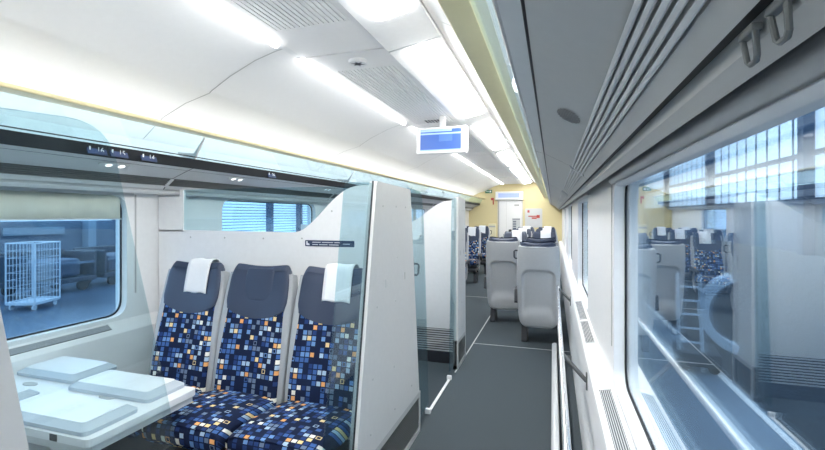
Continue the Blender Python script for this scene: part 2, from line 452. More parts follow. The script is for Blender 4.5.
for k, (a, b) in enumerate(mods):
    where = ['behind the viewer', 'cut by the top edge', 'nearest whole one', 'first beyond the screen', 'second beyond the screen', 'third beyond the screen', 'farthest by the end wall']
    e = empty('ceiling_light', (-0.81, a, 2.6), label='glowing white rounded ceiling light ' + where[k], cat='light', group='ceiling lights along the aisle')
    y0, y1 = a + 0.05, b - 0.42
    dm = MB().prism(rrect(-0.895, -0.675, y0, y1, 0.06), 'z', 2.585, 2.60); dm.bm.transform(LT); o = dm.build('diffuser', 'lamp'); local(o, e.location); o.parent = e; o.location = (0, 0, 0)
    f = MB(); f.box(-0.985, -0.64, a + 0.005, b - 0.005, 2.600, 2.63, 0.006); f.bm.transform(LT)
    o = f.build('housing', 'white'); local(o, e.location); o.parent = e; o.location = (0, 0, 0)
    e2 = empty('strip_light', (-1.60, a, 2.6), label='slim glowing strip on the left ceiling, ' + where[k], cat='light', group='light strips along the left of the ceiling')
    sa, sb = a + 0.03, b - 0.27
    o = MB().prism([(-1.612 + 0.024 * math.cos(q * PI / 8), 2.602 - 0.032 * math.sin(q * PI / 8)) for q in range(9)], 'y', sa, sb).build('diffuser', 'strip_lamp'); local(o, e2.location); o.parent = e2; o.location = (0, 0, 0)
    o = MB().box(-1.645, -1.586, a + 0.005, b - 0.005, 2.606, 2.614, 0.003).build('housing', 'white'); local(o, e2.location); o.parent = e2; o.location = (0, 0, 0)
# round detector
e = empty('smoke_detector', (-1.265, 2.74, 2.60), label='small round white detector on the ceiling grille panel', cat='detector')
o = MB().disc((0, 0, -0.022), 'z', 0.062, 0.022, 28).build('body', 'white', e)
o = MB().prism([((0.046 if q % 2 else 0.017) * math.cos(q * PI / 6), (0.046 if q % 2 else 0.017) * math.sin(q * PI / 6)) for q in range(12)], 'z', -0.0235, -0.0218)
o.build('sensor_grille', 'dark', e)

# ------------------------------------------------------------------ luggage racks
def rack(side):
    X = (lambda u: XL + u) if side < 0 else (lambda u: XR - u)
    left = side < 0
    e = empty('luggage_rack', (X(0.2), 6.0, 1.9),
              label='long luggage rack with cream rail and glass shelf over the %s' % ('left seats' if left else 'right windows'), cat='luggage rack')
    def put(m_, name, mt, par=e, label=None, **kw):
        o = m_.build(name, mt, **kw); local(o, e.location); o.parent = par; o.location = (0, 0, 0)
        if label: o['label'] = label
        return o
    P = lambda u, z: (X(u), H + z)
    FT, FB, F2 = (0.395, 0.330, 0.316) if left else (0.436, 0.352, 0.338)
    r = MB(); r.prism(rpoly([P(0.530, 0.545), P(0.615, 0.550), P(0.615, 0.572), P(0.530, 0.575)], 0.008, 3), 'y', Y0, Y1)
    put(r, 'rail', 'cream', smooth=True, label='cream coloured front rail')
    ys = [Y0, 0.05, 2.5, 4.95, 7.4, 9.85, 12.3, Y1]
    for a, b in zip(ys, ys[1:]):
        g = MB(); g.prism([P(0.531, 0.548), P(0.537, 0.553), P(0.447, FT), P(0.440, FT - 0.005)], 'y', a + 0.01, b - 0.01); put(g, 'glass_shelf', 'shelf')
    f = MB(); f.prism([P(0.448, FT), P(0.440, FT), P(0.416, FB), P(0.424, FB)], 'y', Y0, Y1)
    put(f, 'fascia', 'black' if left else 'under', label='black lower fascia strip' if left else None)
    u = MB(); u.strip([P(0.424, FB + 0.002), P(0.379, F2 + 0.001)], Y0, Y1); put(u, 'edge_profile', 'slat'); u = MB(); u.strip([P(0.379, F2 + 0.001), P(0.379, F2 + 0.008), P(0.373, F2 + 0.008), P(0.373, F2)], Y0, Y1); put(u, 'groove', 'dark')
    u = MB(); u.strip([P(0.373, F2), P(0.235, 0.262)], Y0, Y1); u.strip([P(0.18, 0.213), P(0.157, 0.188), P(0.155, 0.20)], Y0, Y1)
    u.strip([P(0.138, 0.20), P(0.137, 0.171), P(0.121, 0.152), P(0.118, 0.155)], Y0, Y1)
    put(u, 'underside', 'slat' if left else 'under', smooth=True)
    bk = MB(); bk.strip([P(0.240, 0.265), P(0.233, 0.276), P(0.186, 0.231), P(0.178, 0.213)], Y0, Y1)
    bd = MB(); bd.strip([P(0.158, 0.196), P(0.134, 0.196)], Y0, Y1); put(bd, 'slot_backing', 'black'); bd = MB(); bd.strip([P(0.1185, 0.155), P(0.116, 0.225), P(0.0515, 0.225)], Y0, Y1); put(bd, 'gap_backing', 'black')
    put(bk, 'backing', 'slatdark' if left else 'under')
    if left:
        q_ = MB(); q_.strip([P(0.4545, 0.4055), P(0.4580, 0.4115)], Y0, Y1); put(q_, 'glass_seal', 'black')
    s = MB(); ns = 5
    for i in range(ns):
        c = (i + 0.5) / ns; du, dz = 0.235 - 0.055 * c, 0.264 - 0.050 * c
        q = 0.0046 if not left else 0.0040
        nu, nz = 0.67, 0.74
        s.prism(rpoly([P(du + q * nz, dz + q * nu), P(du + q * nz - 0.007 * -nu, dz + q * nu - 0.007 * nz), P(du - q * nz - 0.007 * -nu, dz - q * nu - 0.007 * nz), P(du - q * nz, dz - q * nu)], 0.002, 2), 'y', Y0, Y1)
    put(s, 'slats', 'slat' if not left else 'grille')
    for y in ys[1:-1]:
        d = MB(); d.strip([P(0.424, FB - 0.001), P(0.375, F2 - 0.003), P(0.235, 0.259)], y - 0.004, y + 0.004); put(d, 'joint', 'dark'); d = MB(); d.strip([P(0.18, 0.210), P(0.157, 0.185)], y - 0.004, y + 0.004)
        put(d, 'joint', 'dark')
        b = MB(); b.prism([P(0.531, 0.545), P(0.44, FT - 0.005), P(0.43, FT - 0.005), P(0.30, 0.43), P(0.30, 0.45), P(0.44, FT + 0.04)], 'y', y - 0.008, y + 0.008); put(b, 'bracket', 'lgrey'); b = MB()
        b.prism([P(0.24, 0.266), P(0.246, 0.257), P(0.178, 0.203), P(0.174, 0.213)], 'y', y - 0.014, y + 0.014)
        put(b, 'slat_divider', 'lgrey')
    return e, put, P, X
def cove(side):  # unseen strips added on the racks to brighten the vaulted ceiling
    X = (lambda u: XL + u) if side < 0 else (lambda u: XR - u)
    e = empty('added_cove_light', (X(0.24), 6.0, H + 0.40), label='hidden light strip added to brighten the ceiling, lying on top of the %s luggage rack' % ('left' if side < 0 else 'right'), cat='light')
    for nm, mt, du, z0, z1 in (('housing', 'white', 0.05, 0.36, 0.405), ('diffuser', 'cove', 0.04, 0.405, 0.42)):
        m_ = MB(); m_.box(min(X(0.24 - du), X(0.24 + du)), max(X(0.24 - du), X(0.24 + du)), Y0 + 0.05, Y1 - 0.05, H + z0, H + z1)
        o = m_.build(nm, mt if side < 0 or nm == 'housing' else 'added_cove_r'); local(o, e.location); o.parent = e; o.location = (0, 0, 0)
cove(-1); cove(1)
RL, putL, PL, XLf = rack(-1)
RR, putR, PR, XRf = rack(1)
# oval loudspeaker grille in the right rack
o = MB()
for i in range(9):
    v = (i - 4) / 4.6; hw = 0.032 * math.sqrt(max(0, 1 - v * v))
    yy = 1.36 + v * 0.072
    pts = []
    for u in (0.287 + hw, 0.287 - hw): pts.append(PR(u, 0.2875 + (u - 0.287) * 0.543))
    o.quad([(pts[0][0], yy - 0.004, pts[0][1]), (pts[1][0], yy - 0.004, pts[1][1]), (pts[1][0], yy + 0.004, pts[1][1]), (pts[0][0], yy + 0.004, pts[0][1])])
putR(o, 'speaker_grille', 'dark', label='oval dark loudspeaker slots')
# reading lights on the left rack
for i, (y, w) in enumerate(((1.98, 'above the table bay'), (3.05, 'above the bay divider'), (4.6, 'over the empty bay'))):
    e = empty('reading_light', (PL(0.345, 0)[0], y, H + 0.303), label='oval pair of reading lights under the left rack ' + w, cat='reading light', group='reading lights under the left rack')
    sl = math.atan2(0.054, 0.14)
    R = Matrix.Rotation(-sl, 4, 'Y')
    b = MB()
    poly = [(0.030 * math.cos(a), 0.10 * math.sin(a)) for a in [2 * PI * q / 24 for q in range(24)]]
    b.prism(poly, 'z', -0.008, 0.0); b.bm.transform(R); b.build('bezel', 'slat', e)
    for yy in (-0.04, 0.04):
        b = MB().disc((0, yy, -0.010), 'z', 0.018, 0.003, 16); b.bm.transform(R); b.build('lens', 'spot', e)
# seat number signs on the black fascia
for i, (y, txt, lab) in enumerate(((1.80, '16', 'nearest one, behind the glass screen'), (1.93, '15', 'second, at the edge of the glass screen'), (2.13, '14', 'third, clear of the glass screen'), (3.40, '26', 'beyond the bay divider'))):
    e = empty('seat_number_sign', (PL(0.421, 0)[0] + 0.0175, y, H + 0.3625), label='small blue seat number plate on the strip, ' + lab, cat='seat number', group='seat number plates')
    R = Matrix.Rotation(math.atan2(-0.024, 0.065), 4, 'Y')
    b = MB().box(-0.003, 0.003, -0.055, 0.055, -0.026, 0.026); b.bm.transform(R); b.build('plate', mat('plate_blue', (0.03, 0.06, 0.16), 0.4) if i == 0 else bpy.data.materials['plate_blue'], e)
    cu = bpy.data.curves.new('digits', 'FONT'); cu.body = txt; cu.size = 0.042; cu.align_x = 'CENTER'; cu.align_y = 'CENTER'; cu.extrude = 0.0006
    cu.materials.append(M['signw'])
    fo = bpy.data.objects.new('digits', cu); COL.objects.link(fo); bpy.context.view_layer.update(); me_ = bpy.data.meshes.new_from_object(fo.evaluated_get(bpy.context.evaluated_depsgraph_get())); bpy.data.objects.remove(fo)
    o = bpy.data.objects.new('digits', me_); COL.objects.link(o); o.parent = e; o.location = (0.005, 0.018, 0); o.rotation_euler = (PI / 2, 0, PI / 2)
    b = MB().box(0.0032, 0.0045, -0.045, -0.036, -0.016, 0.016); b.box(0.0032, 0.0045, -0.036, -0.020, -0.016, -0.004); b.build('icon', 'signw', e)
# coat hooks hanging from the right slot
for y, lab in ((0.515, 'lower one, near the window'), (0.455, 'upper one, at the top edge')):
    e = empty('coat_hook', (XR - 0.146, y, H + 0.176), label='grey triangular coat hook under the right rack, ' + lab, cat='coat hook', group='coat hooks under the right rack')
    t = MB(); t.tube([(0, 0.015, 0.004), (0.003, 0.011, -0.022), (0.004, 0.006, -0.026), (0.004, -0.006, -0.026), (0.003, -0.011, -0.022), (0, -0.015, 0.004)], 0.0030, 8)
    t.build('loop', 'grille', e, smooth=True)
    MB().box(-0.004, 0.006, -0.018, 0.018, 0.0, 0.008, 0.002).build('mount', 'grille', e)

# roller blind casings and guides on the right
for a, b, lab in ((-0.3, 2.40, 'over the large near right window'), (3.9, 5.65, 'over the second right window')):
    e = empty('blind_casing', (XR - 0.036, a, 1.716), label='pale grey roller blind casing ' + lab, cat='blind casing', group='roller blind casings')
    c = MB(); c.prism(rpoly([(-0.032, 0.004), (-0.030, 0.030), (0.0, 0.045), (0.035, 0.045), (0.035, -0.016), (-0.012, -0.016)], 0.010, 4), 'y', 0, b - a)
    c.build('casing', 'lgrey', e, smooth=True)
    MB().box(-0.0165, -0.0145, 0, b - a, 0.02, 0.058).build('shadow_gap', 'black', e)
    c = MB(); c.prism(rpoly([(-0.016, -0.020), (-0.016, -0.0165), (0.034, -0.0165), (0.034, -0.030), (0.006, -0.030)], 0.003, 2), 'y', 0.02, b - a - 0.02)
    c.build('pull_bar', 'alu', e, smooth=True)
e = empty('blind_guide', (XR - 0.051, 2.385, 1.2), label='thin dark blind guide groove on the white pillar by the near right window', cat='blind guide', group='blind guides')
MB().box(-0.003, 0.001, -0.007, 0.007, -0.30, 0.50, 0.0012, 1).build('groove', 'under', e)
e = empty('blind_guide', (XL + 0.051, 2.365, 1.3), label='thin dark blind guide groove beside the left window with the cream blind', cat='blind guide', group='blind guides')
MB().box(-0.001, 0.003, -0.006, 0.006, -0.30, 0.39, 0.0012, 1).build('groove', 'under', e)
# the cream pleated blind half way down the left window
e = empty('window_blind', (XL + 0.022, 1.495, 1.685), label='cream fabric blind pulled down over the top of the left window', cat='blind')
t = MB(); ny = 90
A, B = [], []
for i in range(ny + 1):
    y = -0.78 + 1.56 * i / ny; w = 0.004 * math.sin(i * 0.9) + 0.003 * math.sin(i * 0.37 + 1)
    A.append(t.bm.verts.new((w, y, 0.0))); B.append(t.bm.verts.new((w * 1.4, y, -0.158)))
for i in range(ny): t.bm.faces.new([A[i], A[i + 1], B[i + 1], B[i]])
o = t.build('cloth', 'blind', e, smooth=True)
so = o.modifiers.new('thickness', 'SOLIDIFY'); so.thickness = 0.003
MB().box(-0.006, 0.008, -0.785, 0.785, -0.166, -0.156, 0.002).build('bottom_bar', 'lgrey', e)
MB().box(-0.004, 0.030, -0.86, 0.86, 0.0, 0.03, 0.005).build('head_rail', 'lgrey', e)

# air outlets -----------------------------------------------------------------
def outlet(name, loc, u0, u1, z0, z1, y0, y1, side, label, group):
    X = (lambda u: XL + u) if side < 0 else (lambda u: XR - u)
    e = empty(name, (X((u0 + u1) / 2), (y0 + y1) / 2, (z0 + z1) / 2), label=label, cat='air outlet', group=group)
    f = MB(); L = math.hypot(u1 - u0, z1 - z0); du, dz = (u1 - u0) / L, (z1 - z0) / L
    def Q(s, h): return (X(u0 + du * s - dz * h), z0 + dz * s + du * h)
    f.prism([Q(0, -0.002), Q(L, -0.002), Q(L, 0.003), Q(0, 0.003)], 'y', y0, y1)
    o = f.build('backing', 'slatdark'); local(o, e.location); o.parent = e; o.location = (0, 0, 0)
    s = MB(); n = 6
    for i in range(n):
        c = L * (i + 0.5) / n; s.prism([Q(c - L * 0.03, 0.002), Q(c + L * 0.03, 0.002), Q(c + L * 0.03, 0.006), Q(c - L * 0.03, 0.006)], 'y', y0, y1)
    s.prism([Q(-0.003, 0), Q(L + 0.003, 0), Q(L + 0.003, 0.006), Q(-0.003, 0.006)], 'y', y0 - 0.006, y0); s.prism([Q(-0.003, 0), Q(L + 0.003, 0), Q(L + 0.003, 0.006), Q(-0.003, 0.006)], 'y', y1, y1 + 0.006)
    o = s.build('slats', 'lgrey'); local(o, e.location); o.parent = e; o.location = (0, 0, 0)
outlet('air_outlet', None, 0.065, 0.115, 0.705, 0.695, 1.55, 2.31, 1, 'slatted air outlet in the ledge below the near right window', 'ledge air outlets')
outlet('air_outlet', None, 0.065, 0.120, 0.705, 0.694, 3.15, 3.75, 1, 'nearer of the two grey outlets beyond the right pillar', 'ledge air outlets')
outlet('air_outlet', None, 0.065, 0.120, 0.705, 0.694, 3.85, 4.6, 1, 'farther of the two grey outlets beyond the right pillar', 'ledge air outlets')
outlet('air_outlet', None, 0.060, 0.095, 0.823, 0.796, 1.30, 2.15, -1, 'grey slotted air outlet in the sill below the left window', 'sill air outlets')

# handrail ---------------------------------------------------------------------
e = empty('handrail', (XR - 0.143, 3.0, 0.6), label='long steel handrail along the lower right wall', cat='handrail')
ox = -(XR - 0.143)
hx, hz = 0.045 + ox, 0.15
t = MB(); t.tube([(hx, -2.6, hz), (hx, 2.0, hz), (hx + 0.003, 2.16, hz), (hx + 0.012, 2.19, hz - 0.01)], 0.0155, 14)
t.build('tube', 'steel', e, smooth=True)
for y in (-0.30, 2.16, -2.3):
    t = MB(); t.tube([(hx, y, hz), (-0.004, y + 0.0, 0.0)], 0.012, 12)
    b = t.build('bracket', 'grille', e, smooth=True)
    MB().box(-0.008, 0.001, y - 0.012, y + 0.012, -0.05, 0.05, 0.003).build('wall_plate', 'grille', b)
e = empty('kick_rail', (0.05, 2.6, 0.0), label='low pale metal kick rail beside the carpet under the handrail', cat='kick rail')
t = MB(); t.prism(rpoly([(-0.062, 0.0), (-0.062, 0.085), (-0.045, 0.10), (-0.012, 0.10), (-0.006, 0.0)], 0.01, 4), 'y', -2.2, 2.65); t.build('rail', 'alu', e, smooth=True)
t = MB(); t.tube([(0.030, -2.2, 0.09), (0.030, 2.62, 0.09)], 0.022, 12); t.build('tube', 'alu', e, smooth=True)
for y in (-1.6, 0.2, 2.3):
    MB().box(-0.03, 0.134, y - 0.015, y + 0.015, 0.04, 0.07).build('bracket', 'grille', e)

# ------------------------------------------------------------------ bay dividers
def divider(y, label, ptop, pbot, near, far, pane=True, sign=True, transverse=True, gr_front=False):
    """y: transverse panel plane; ptop/pbot: side panel span at z 1.735 / z 0; near/far: glass screen edges (top,bottom)"""
    e = empty('bay_divider', (-1.9, y, 0), label=label, cat='divider', group='white bay dividers')
    def put(m_, name, mt, par=e, lab=None, **kw):
        o = m_.build(name, mt, **kw); local(o, e.location); o.parent = par; o.location = (0, 0, 0)
        if lab: o['label'] = lab
        return o
    lerp = lambda e_, z: e_[1] + (e_[0] - e_[1]) * z / 1.735
    zt = 1.735
    zg = 0.29
    side = [(lerp((ptop[0], pbot[0]), zg), zg), (lerp((ptop[1], pbot[1]), zg), zg), (ptop[1], zt - 0.015), (ptop[0], zt)]
    sp = put(MB().prism(rpoly(side, [0, 0, 0.02, 0.02], 4), 'x', AX - 0.022, AX + 0.022), 'side_panel', 'grey', lab='pale grey panel facing the aisle')
    # pale edging along the near edge
    d = MB(); d.prism([(side[0][0] - 0.004, zg), (side[0][0], zg), (side[3][0], zt), (side[3][0] - 0.004, zt)], 'x', AX - 0.0045, AX + 0.0045)
    put(d, 'edging', 'black' if y < 3 else 'lgrey')
    d = MB()
    for fy, fz in ((0.18, 1.60), (0.52, 1.60), (0.80, 1.60), (0.16, 1.05), (0.55, 1.29), (0.52, 1.03), (0.50, 0.64), (0.15, 0.68), (0.52, 0.38), (0.16, 0.40), (0.84, 0.40)):
        a, b = lerp((ptop[0], pbot[0]), fz), lerp((ptop[1], pbot[1]), fz)
        d.disc((AX + 0.022, a + (b - a) * fy, fz), 'x', 0.006, 0.002, 10)
    put(d, 'screws', 'under', par=sp)
    for fy, fz in ((0.30, 1.16), (0.74, 1.16)):
        d = MB()
        a, b = lerp((ptop[0], pbot[0]), fz), lerp((ptop[1], pbot[1]), fz); c = a + (b - a) * fy
        d.prism(rrect(c - 0.009, c + 0.009, fz - 0.024, fz + 0.024, 0.005, 3), 'x', AX + 0.021, AX + 0.024)
        put(d, 'slot', 'under', par=sp)
    # grille box under the side panel
    a, b = lerp((ptop[0], pbot[0]), 0.1), lerp((ptop[1], pbot[1]), 0.1)
    g = MB(); g.box(AX - 0.025, AX + 0.012, a, b, 0.0, zg); gb = put(g, 'grille_box', 'dark')
    g = MB()
    g.box(AX - 0.02, AX + 0.022, a, b, zg - 0.035, zg - 0.001); g.box(AX - 0.02, AX + 0.022, a, b, 0.0, 0.035)
    g.box(AX - 0.02, AX + 0.022, a, a + 0.03, 0.035, zg - 0.035); g.box(AX - 0.02, AX + 0.022, b - 0.03, b, 0.035, zg - 0.035)
    put(g, 'grille_frame', 'under', par=gb)
    g = MB(); z = 0.046
    while z < zg - 0.042:
        g.box(AX + 0.010, AX + 0.020, a + 0.03, b - 0.03, z, z + 0.006); z += 0.0155
    put(g, 'grille_slats', 'grille', par=gb)
    # glass screens
    if near:
        g = MB(); n0 = [(near[1], near[2]), (lerp((ptop[0], pbot[0]), near[2]) - 0.012, near[2]), (ptop[0] - 0.012, zt - 0.01), (near[0], zt - 0.03)]
        put(g.prism(rpoly(n0, [0.0, 0, 0, 0.03], 5), 'x', AX - 0.004, AX + 0.004), 'glass_screen', 'screen')
    if far:
        g = MB(); n0 = [(lerp((ptop[1], pbot[1]), far[-1]) + 0.002, far[-1])] + list(far[0]) + [(ptop[1] + 0.002, zt + 0.0)]
        put(g.prism(rpoly(n0, [0.0] + list(far[1]) + [0.0], 6), 'x', AX - 0.004, AX + 0.004), 'glass_screen', 'screen' if y > 1 else 'screen2')
    if transverse:
        x0 = XL + 0.06; xe = AX - 0.022
        c = [(x0, 1.44), (-1.72, 1.435), (-1.63, 1.437), (-1.56, 1.462), (-1.47, 1.535), (-1.36, 1.64), (-1.26, 1.712), (-1.16, 1.738), (-1.05, 1.735)]
        if y > 3: c = [(x0, 1.44), (-1.66, 1.435), (-1.52, 1.45), (-1.44, 1.475), (-1.36, 1.52), (-1.27, 1.585), (-1.18, 1.65), (-1.09, 1.69), (-1.02, 1.70)]
        cc = [c[0]] + catmull(c[1:], 30)
        poly = [(x0 + 0.08, 0.36), (xe, 0.36), (xe, 1.725)] + [(p[0], p[1]) for p in cc[::-1]] + [(x0, 0.86)]
        tp = put(MB().prism(poly, 'y', y - 0.012, y + 0.012), 'transverse_panel', 'white')
        # foot grille of the transverse panel
        g = MB(); g.box(x0 + 0.08, xe, y - 0.012, y + 0.012, 0.0, 0.12); g.box(x0 + 0.08, xe, y - 0.005, y + 0.012, 0.12, 0.36); fg = put(g, 'foot_panel', 'dark')
        g = MB(); z = 0.125
        while z < 0.35:
            g.box(x0 + 0.08, xe, y - 0.014, y - 0.005, z, z + 0.012); z += 0.024
        put(g, 'grille_slats', 'alu', par=fg)
        if pane:
            up = [(-2.57, 1.735), (-2.57, 1.44)] + [p for p in cc if p[0] > -2.56 and p[1] < 1.73] + [(-1.19, 1.735)]
            put(MB().prism(up, 'y', y - 0.003, y + 0.003), 'glass_pane', 'screen')
            MBp = MB().box(-2.60, -2.57, y - 0.012, y + 0.012, 1.43, 1.735)
            MBp.box(x0, -2.60, y - 0.012, y + 0.012, 1.43, 1.685)
            put(MBp, 'post', 'white')
        d = MB()
        for x, z in ((-2.50, 1.39), (-2.20, 1.39), (-1.88, 1.39), (-1.58, 1.395), (-1.36, 1.575), (-1.1, 1.69)):
            d.prism([(x + 0.006 * math.cos(q * PI / 5), z + 0.006 * math.sin(q * PI / 5)) for q in range(10)], 'y', y - 0.0145, y - 0.0115)
        put(d, 'screws', 'under', par=tp)
    if sign:
        s = put(MB().prism(rrect(-1.555, -1.20, 1.345, 1.385, 0.006, 3), 'y', y - 0.015, y - 0.0125), 'sign', 'sign', lab='narrow navy notice with white symbols')
        g = MB()
        g.prism([(-1.545, 1.352), (-1.535, 1.352), (-1.535, 1.362), (-1.518, 1.362), (-1.518, 1.355), (-1.525, 1.352)][::1] if False else [(-1.545, 1.353), (-1.52, 1.353), (-1.525, 1.363), (-1.535, 1.365), (-1.537, 1.378), (-1.545, 1.378)], 'y', y - 0.0165, y - 0.0150)
        for zz, segs in ((1.372, ((-1.50, -1.44), (-1.43, -1.35), (-1.34, -1.30))), (1.357, ((-1.50, -1.46), (-1.45, -1.39), (-1.38, -1.31))), (1.364, ((-1.28, -1.23),))):
            for a_, b_ in segs: g.box(a_, b_, y - 0.0165, y - 0.0150, zz - 0.002, zz + 0.002)
        put(g, 'symbols', 'signw', par=s)
    return e, put
# near divider on the left edge of the picture: only its aisle panel and far glass show
divider(0.19, 'near bay divider with a large rounded glass screen on the left edge', (-0.15, 0.452), (-0.40, 0.735), (-0.49, -0.71, 0.56),
        ([(0.98, 0.52), (0.872, 1.085), (0.772, 1.50), (0.715, 1.752)], [0.05, 0.05, 0.05, 0.09], 0.52), pane=False, sign=False)
divider(2.56, 'bay divider behind the three near seats with a grey aisle panel', (2.21, 2.80), (1.885, 3.045), (1.87, 1.64, 0.40),
        ([(3.32, 0.07), (3.18, 1.50), (3.12, 1.72)], [0.02, 0.05, 0.06], 0.07))
e2, put2 = divider(4.50, 'farther white bay divider standing over the empty floor', (4.36, 4.72), (4.33, 4.76), (4.17, 4.05, 0.07), None, pane=False, sign=False)
# clamp feet and threshold strip on the carpet
e = empty('threshold_strip', (AX, 3.68, 0), label='white strip on the carpet between the glass screens', cat='floor strip')
MB().box(-0.012, 0.012, -0.36, 0.36, 0, 0.008, 0.003).build('strip', 'strip', e)
for y in (-0.37, 0.37):
    MB().box(-0.022, 0.022, y - 0.016, y + 0.016, 0, 0.04, 0.006).build('clamp', 'strip', e)

# ------------------------------------------------------------------ seats
def sstep(a, b, x):
    t = min(1, max(0, (x - a) / (b - a))); return t * t * (3 - 2 * t)

def make_seat(cover, handle_side, arm, handle=True):
    """faces -y, origin on the floor under the foot of the backrest"""
    e = empty('passenger_chair', (0, 0, 0))
    # backrest and cushion
    MB().pad([(-0.005, 0.39, 0.43, 0.06), (0.015, 0.50, 0.43, 0.075), (0.045, 0.66, 0.43, 0.075), (0.085, 0.82, 0.418, 0.07), (0.138, 1.03, 0.40, 0.06)], 30, 44, 5, 0.02, bow=0.022).build('backrest', 'fab_back', e, smooth=True, angle=60)
    c = MB(); c.pad([(0.40, -0.02, 0.46, 0.12), (0.25, -0.01, 0.47, 0.13), (0.10, 0.005, 0.47, 0.125), (0.0, 0.0, 0.46, 0.11)], 20, 44, 5, 0.03, bow=0.010)
    # the pad was laid out upright: turn it flat (its front face becomes the top)
    for v in c.bm.verts:
        x, yy, zz = v.co; v.co = (x, -0.48 + (0.0 if True else 0) + yy * 1.13 + 0.02, 0.435 + (-zz if False else zz))
    o = c.build('cushion', 'fab_seat', e, smooth=True, angle=60)
    # headrest in navy leather, wrapped over the top of the back
    hr = MB()
    def hd(co, back, nrm):
        f = (1 - sstep(0.915, 1.05, co.z)) * (co.x / 0.2) ** 2
        return Vector((co.x, co.y + 0.018 * f, co.z + 0.055 * f))
    hr.pad([(0.104, 0.915, 0.40, 0.05), (0.128, 1.02, 0.425, 0.075), (0.150, 1.10, 0.425, 0.080), (0.166, 1.17, 0.415, 0.085), (0.186, 1.215, 0.395, 0.085), (0.203, 1.235, 0.37, 0.07)], 30, 56, 3.8, 0.045, bow=0.034, disp=hd)
    h = hr.build('headrest', 'navy', e, smooth=True, angle=60)
    if cover:
        path = [(0.140, 1.055), (0.147, 1.10), (0.158, 1.15), (0.170, 1.20), (0.184, 1.238), (0.205, 1.258), (0.235, 1.258), (0.258, 1.235), (0.266, 1.16), (0.262, 1.10)]
        pth = catmull(path, 30); b = MB(); rows = []
        for i, (y, z) in enumerate(pth):
            row = []
            for k in range(9):
                u = (k - 4) / 4; x = 0.090 * u + 0.028
                fr = 0.030 * (x / 0.21) ** 2 if i < 18 else 0
                wob = 0.003 * math.sin(k * 1.3 + i * 0.25)
                row.append(b.bm.verts.new((x, y - 0.0045 - fr + wob * 0.5, z + wob)))
            rows.append(row)
        for A, B in zip(rows, rows[1:]):
            for k in range(8): b.bm.faces.new([A[k], A[k + 1], B[k + 1], B[k]])
        o = b.build('headrest_cover', 'cloth', h, smooth=True, angle=80)
        m = o.modifiers.new('thickness', 'SOLIDIFY'); m.thickness = 0.006; m.offset = 0
    else:
        MB().pad([(0.128, 1.03, 0.20, 0.02), (0.140, 1.10, 0.205, 0.024), (0.154, 1.17, 0.205, 0.024), (0.172, 1.225, 0.19, 0.02)], 14, 24, 4, 0.012).build('headrest_pad', 'navy', h, smooth=True, angle=60)
    # moulded shell with a recess in the back
    def rec(co, back, nrm):
        if back:
            x, z = abs(co.x), co.z
            top = 0.90 - 6.0 * max(0, x - 0.09) ** 2
            f = (1 - sstep(0.16, 0.20, x)) * sstep(0.36, 0.50, z + 0.8 * max(0, x - 0.08)) * (1 - sstep(top - 0.014, top + 0.006, z))
            co = co + nrm * (0.034 * f)
        return co
    MB().pad([(0.050, 0.195, 0.30, 0.05), (0.045, 0.225, 0.39, 0.07), (0.04, 0.30, 0.455, 0.09), (0.045, 0.50, 0.488, 0.105), (0.078, 0.70, 0.492, 0.108), (0.118, 0.90, 0.490, 0.107), (0.164, 1.08, 0.478, 0.096), (0.190, 1.195, 0.45, 0.085)], 80, 96, 6, 0.03, bow=0.036, disp=rec).build('shell', 'shell', e, smooth=True, angle=70)
    # base and pedestal
    MB().box(-0.21, 0.21, -0.44, 0.06, 0.285, 0.345, 0.02).build('seat_base', 'dark', e, smooth=True)
    l = MB(); l.prism(rpoly([(-0.26, 0.0), (0.02, 0.0), (-0.02, 0.20), (0.0, 0.30), (-0.28, 0.30), (-0.22, 0.20)], 0.02, 3), 'x', handle_side * 0.17 - 0.035, handle_side * 0.17 + 0.035)
    l.build('leg', 'dark', e)
    l = MB(); l.box(-0.24, 0.24, -0.20, -0.12, 0.25, 0.29, 0.01); l.build('cross_beam', 'dark', e)
    # grab loop on the side of the shell
    s = handle_side
    if handle:
      t = MB(); t.tube([(s * 0.225, 0.20, 1.13), (s * 0.262, 0.20, 1.13), (s * 0.275, 0.20, 1.12), (s * 0.275, 0.19, 1.05), (s * 0.262, 0.185, 1.035), (s * 0.225, 0.18, 1.035)], 0.009, 8)
      t.build('grab_handle', 'dark', e, smooth=True)
    for q in arm:
        t = MB(); t.prism(rpoly([(0.09, 0.66), (-0.28, 0.645), (-0.33, 0.625), (-0.32, 0.605), (-0.20, 0.60), (0.0, 0.60), (0.07, 0.48), (0.12, 0.50)], 0.018, 4), 'x', q * 0.262 - 0.018, q * 0.262 + 0.018)
        t.build('armrest', 'dark', e)
    return e

seat_src = {'ca': make_seat(True, 1, (1,)), 'cl': make_seat(True, -1, (-1,)), 'cw': make_seat(True, 1, (), False),
            'pa': make_seat(False, 1, (1,)), 'pw': make_seat(False, 1, (), False), 'na': make_seat(True, 1, (), False)}
used = set()
G = {'near': 'three seats facing the viewer across the table', 'bay': 'seats in the second bay', 'lf': 'far left seats facing the viewer', 'rb': 'grey backed seats on the right', 'rf': 'far right seats facing the viewer'}
def seat(kind, x, y, rz, label, g):
    src = seat_src[kind]
    if kind not in used: o = src; used.add(kind)
    else: o = copy_tree(src)
    o.location = (x, y, 0); o.rotation_euler = (0, 0, rz); tag(o, label, 'train seat', G[g]); return o
seat('cw', -2.205, 2.12, 0, 'blue patterned window seat with white headrest cloth beside the table', 'near')
seat('pw', -1.708, 2.12, 0, 'blue patterned middle seat with plain navy headrest', 'near')
seat('na', -1.205, 2.12, 0, 'blue patterned aisle seat with white headrest cloth behind the glass screen', 'near')
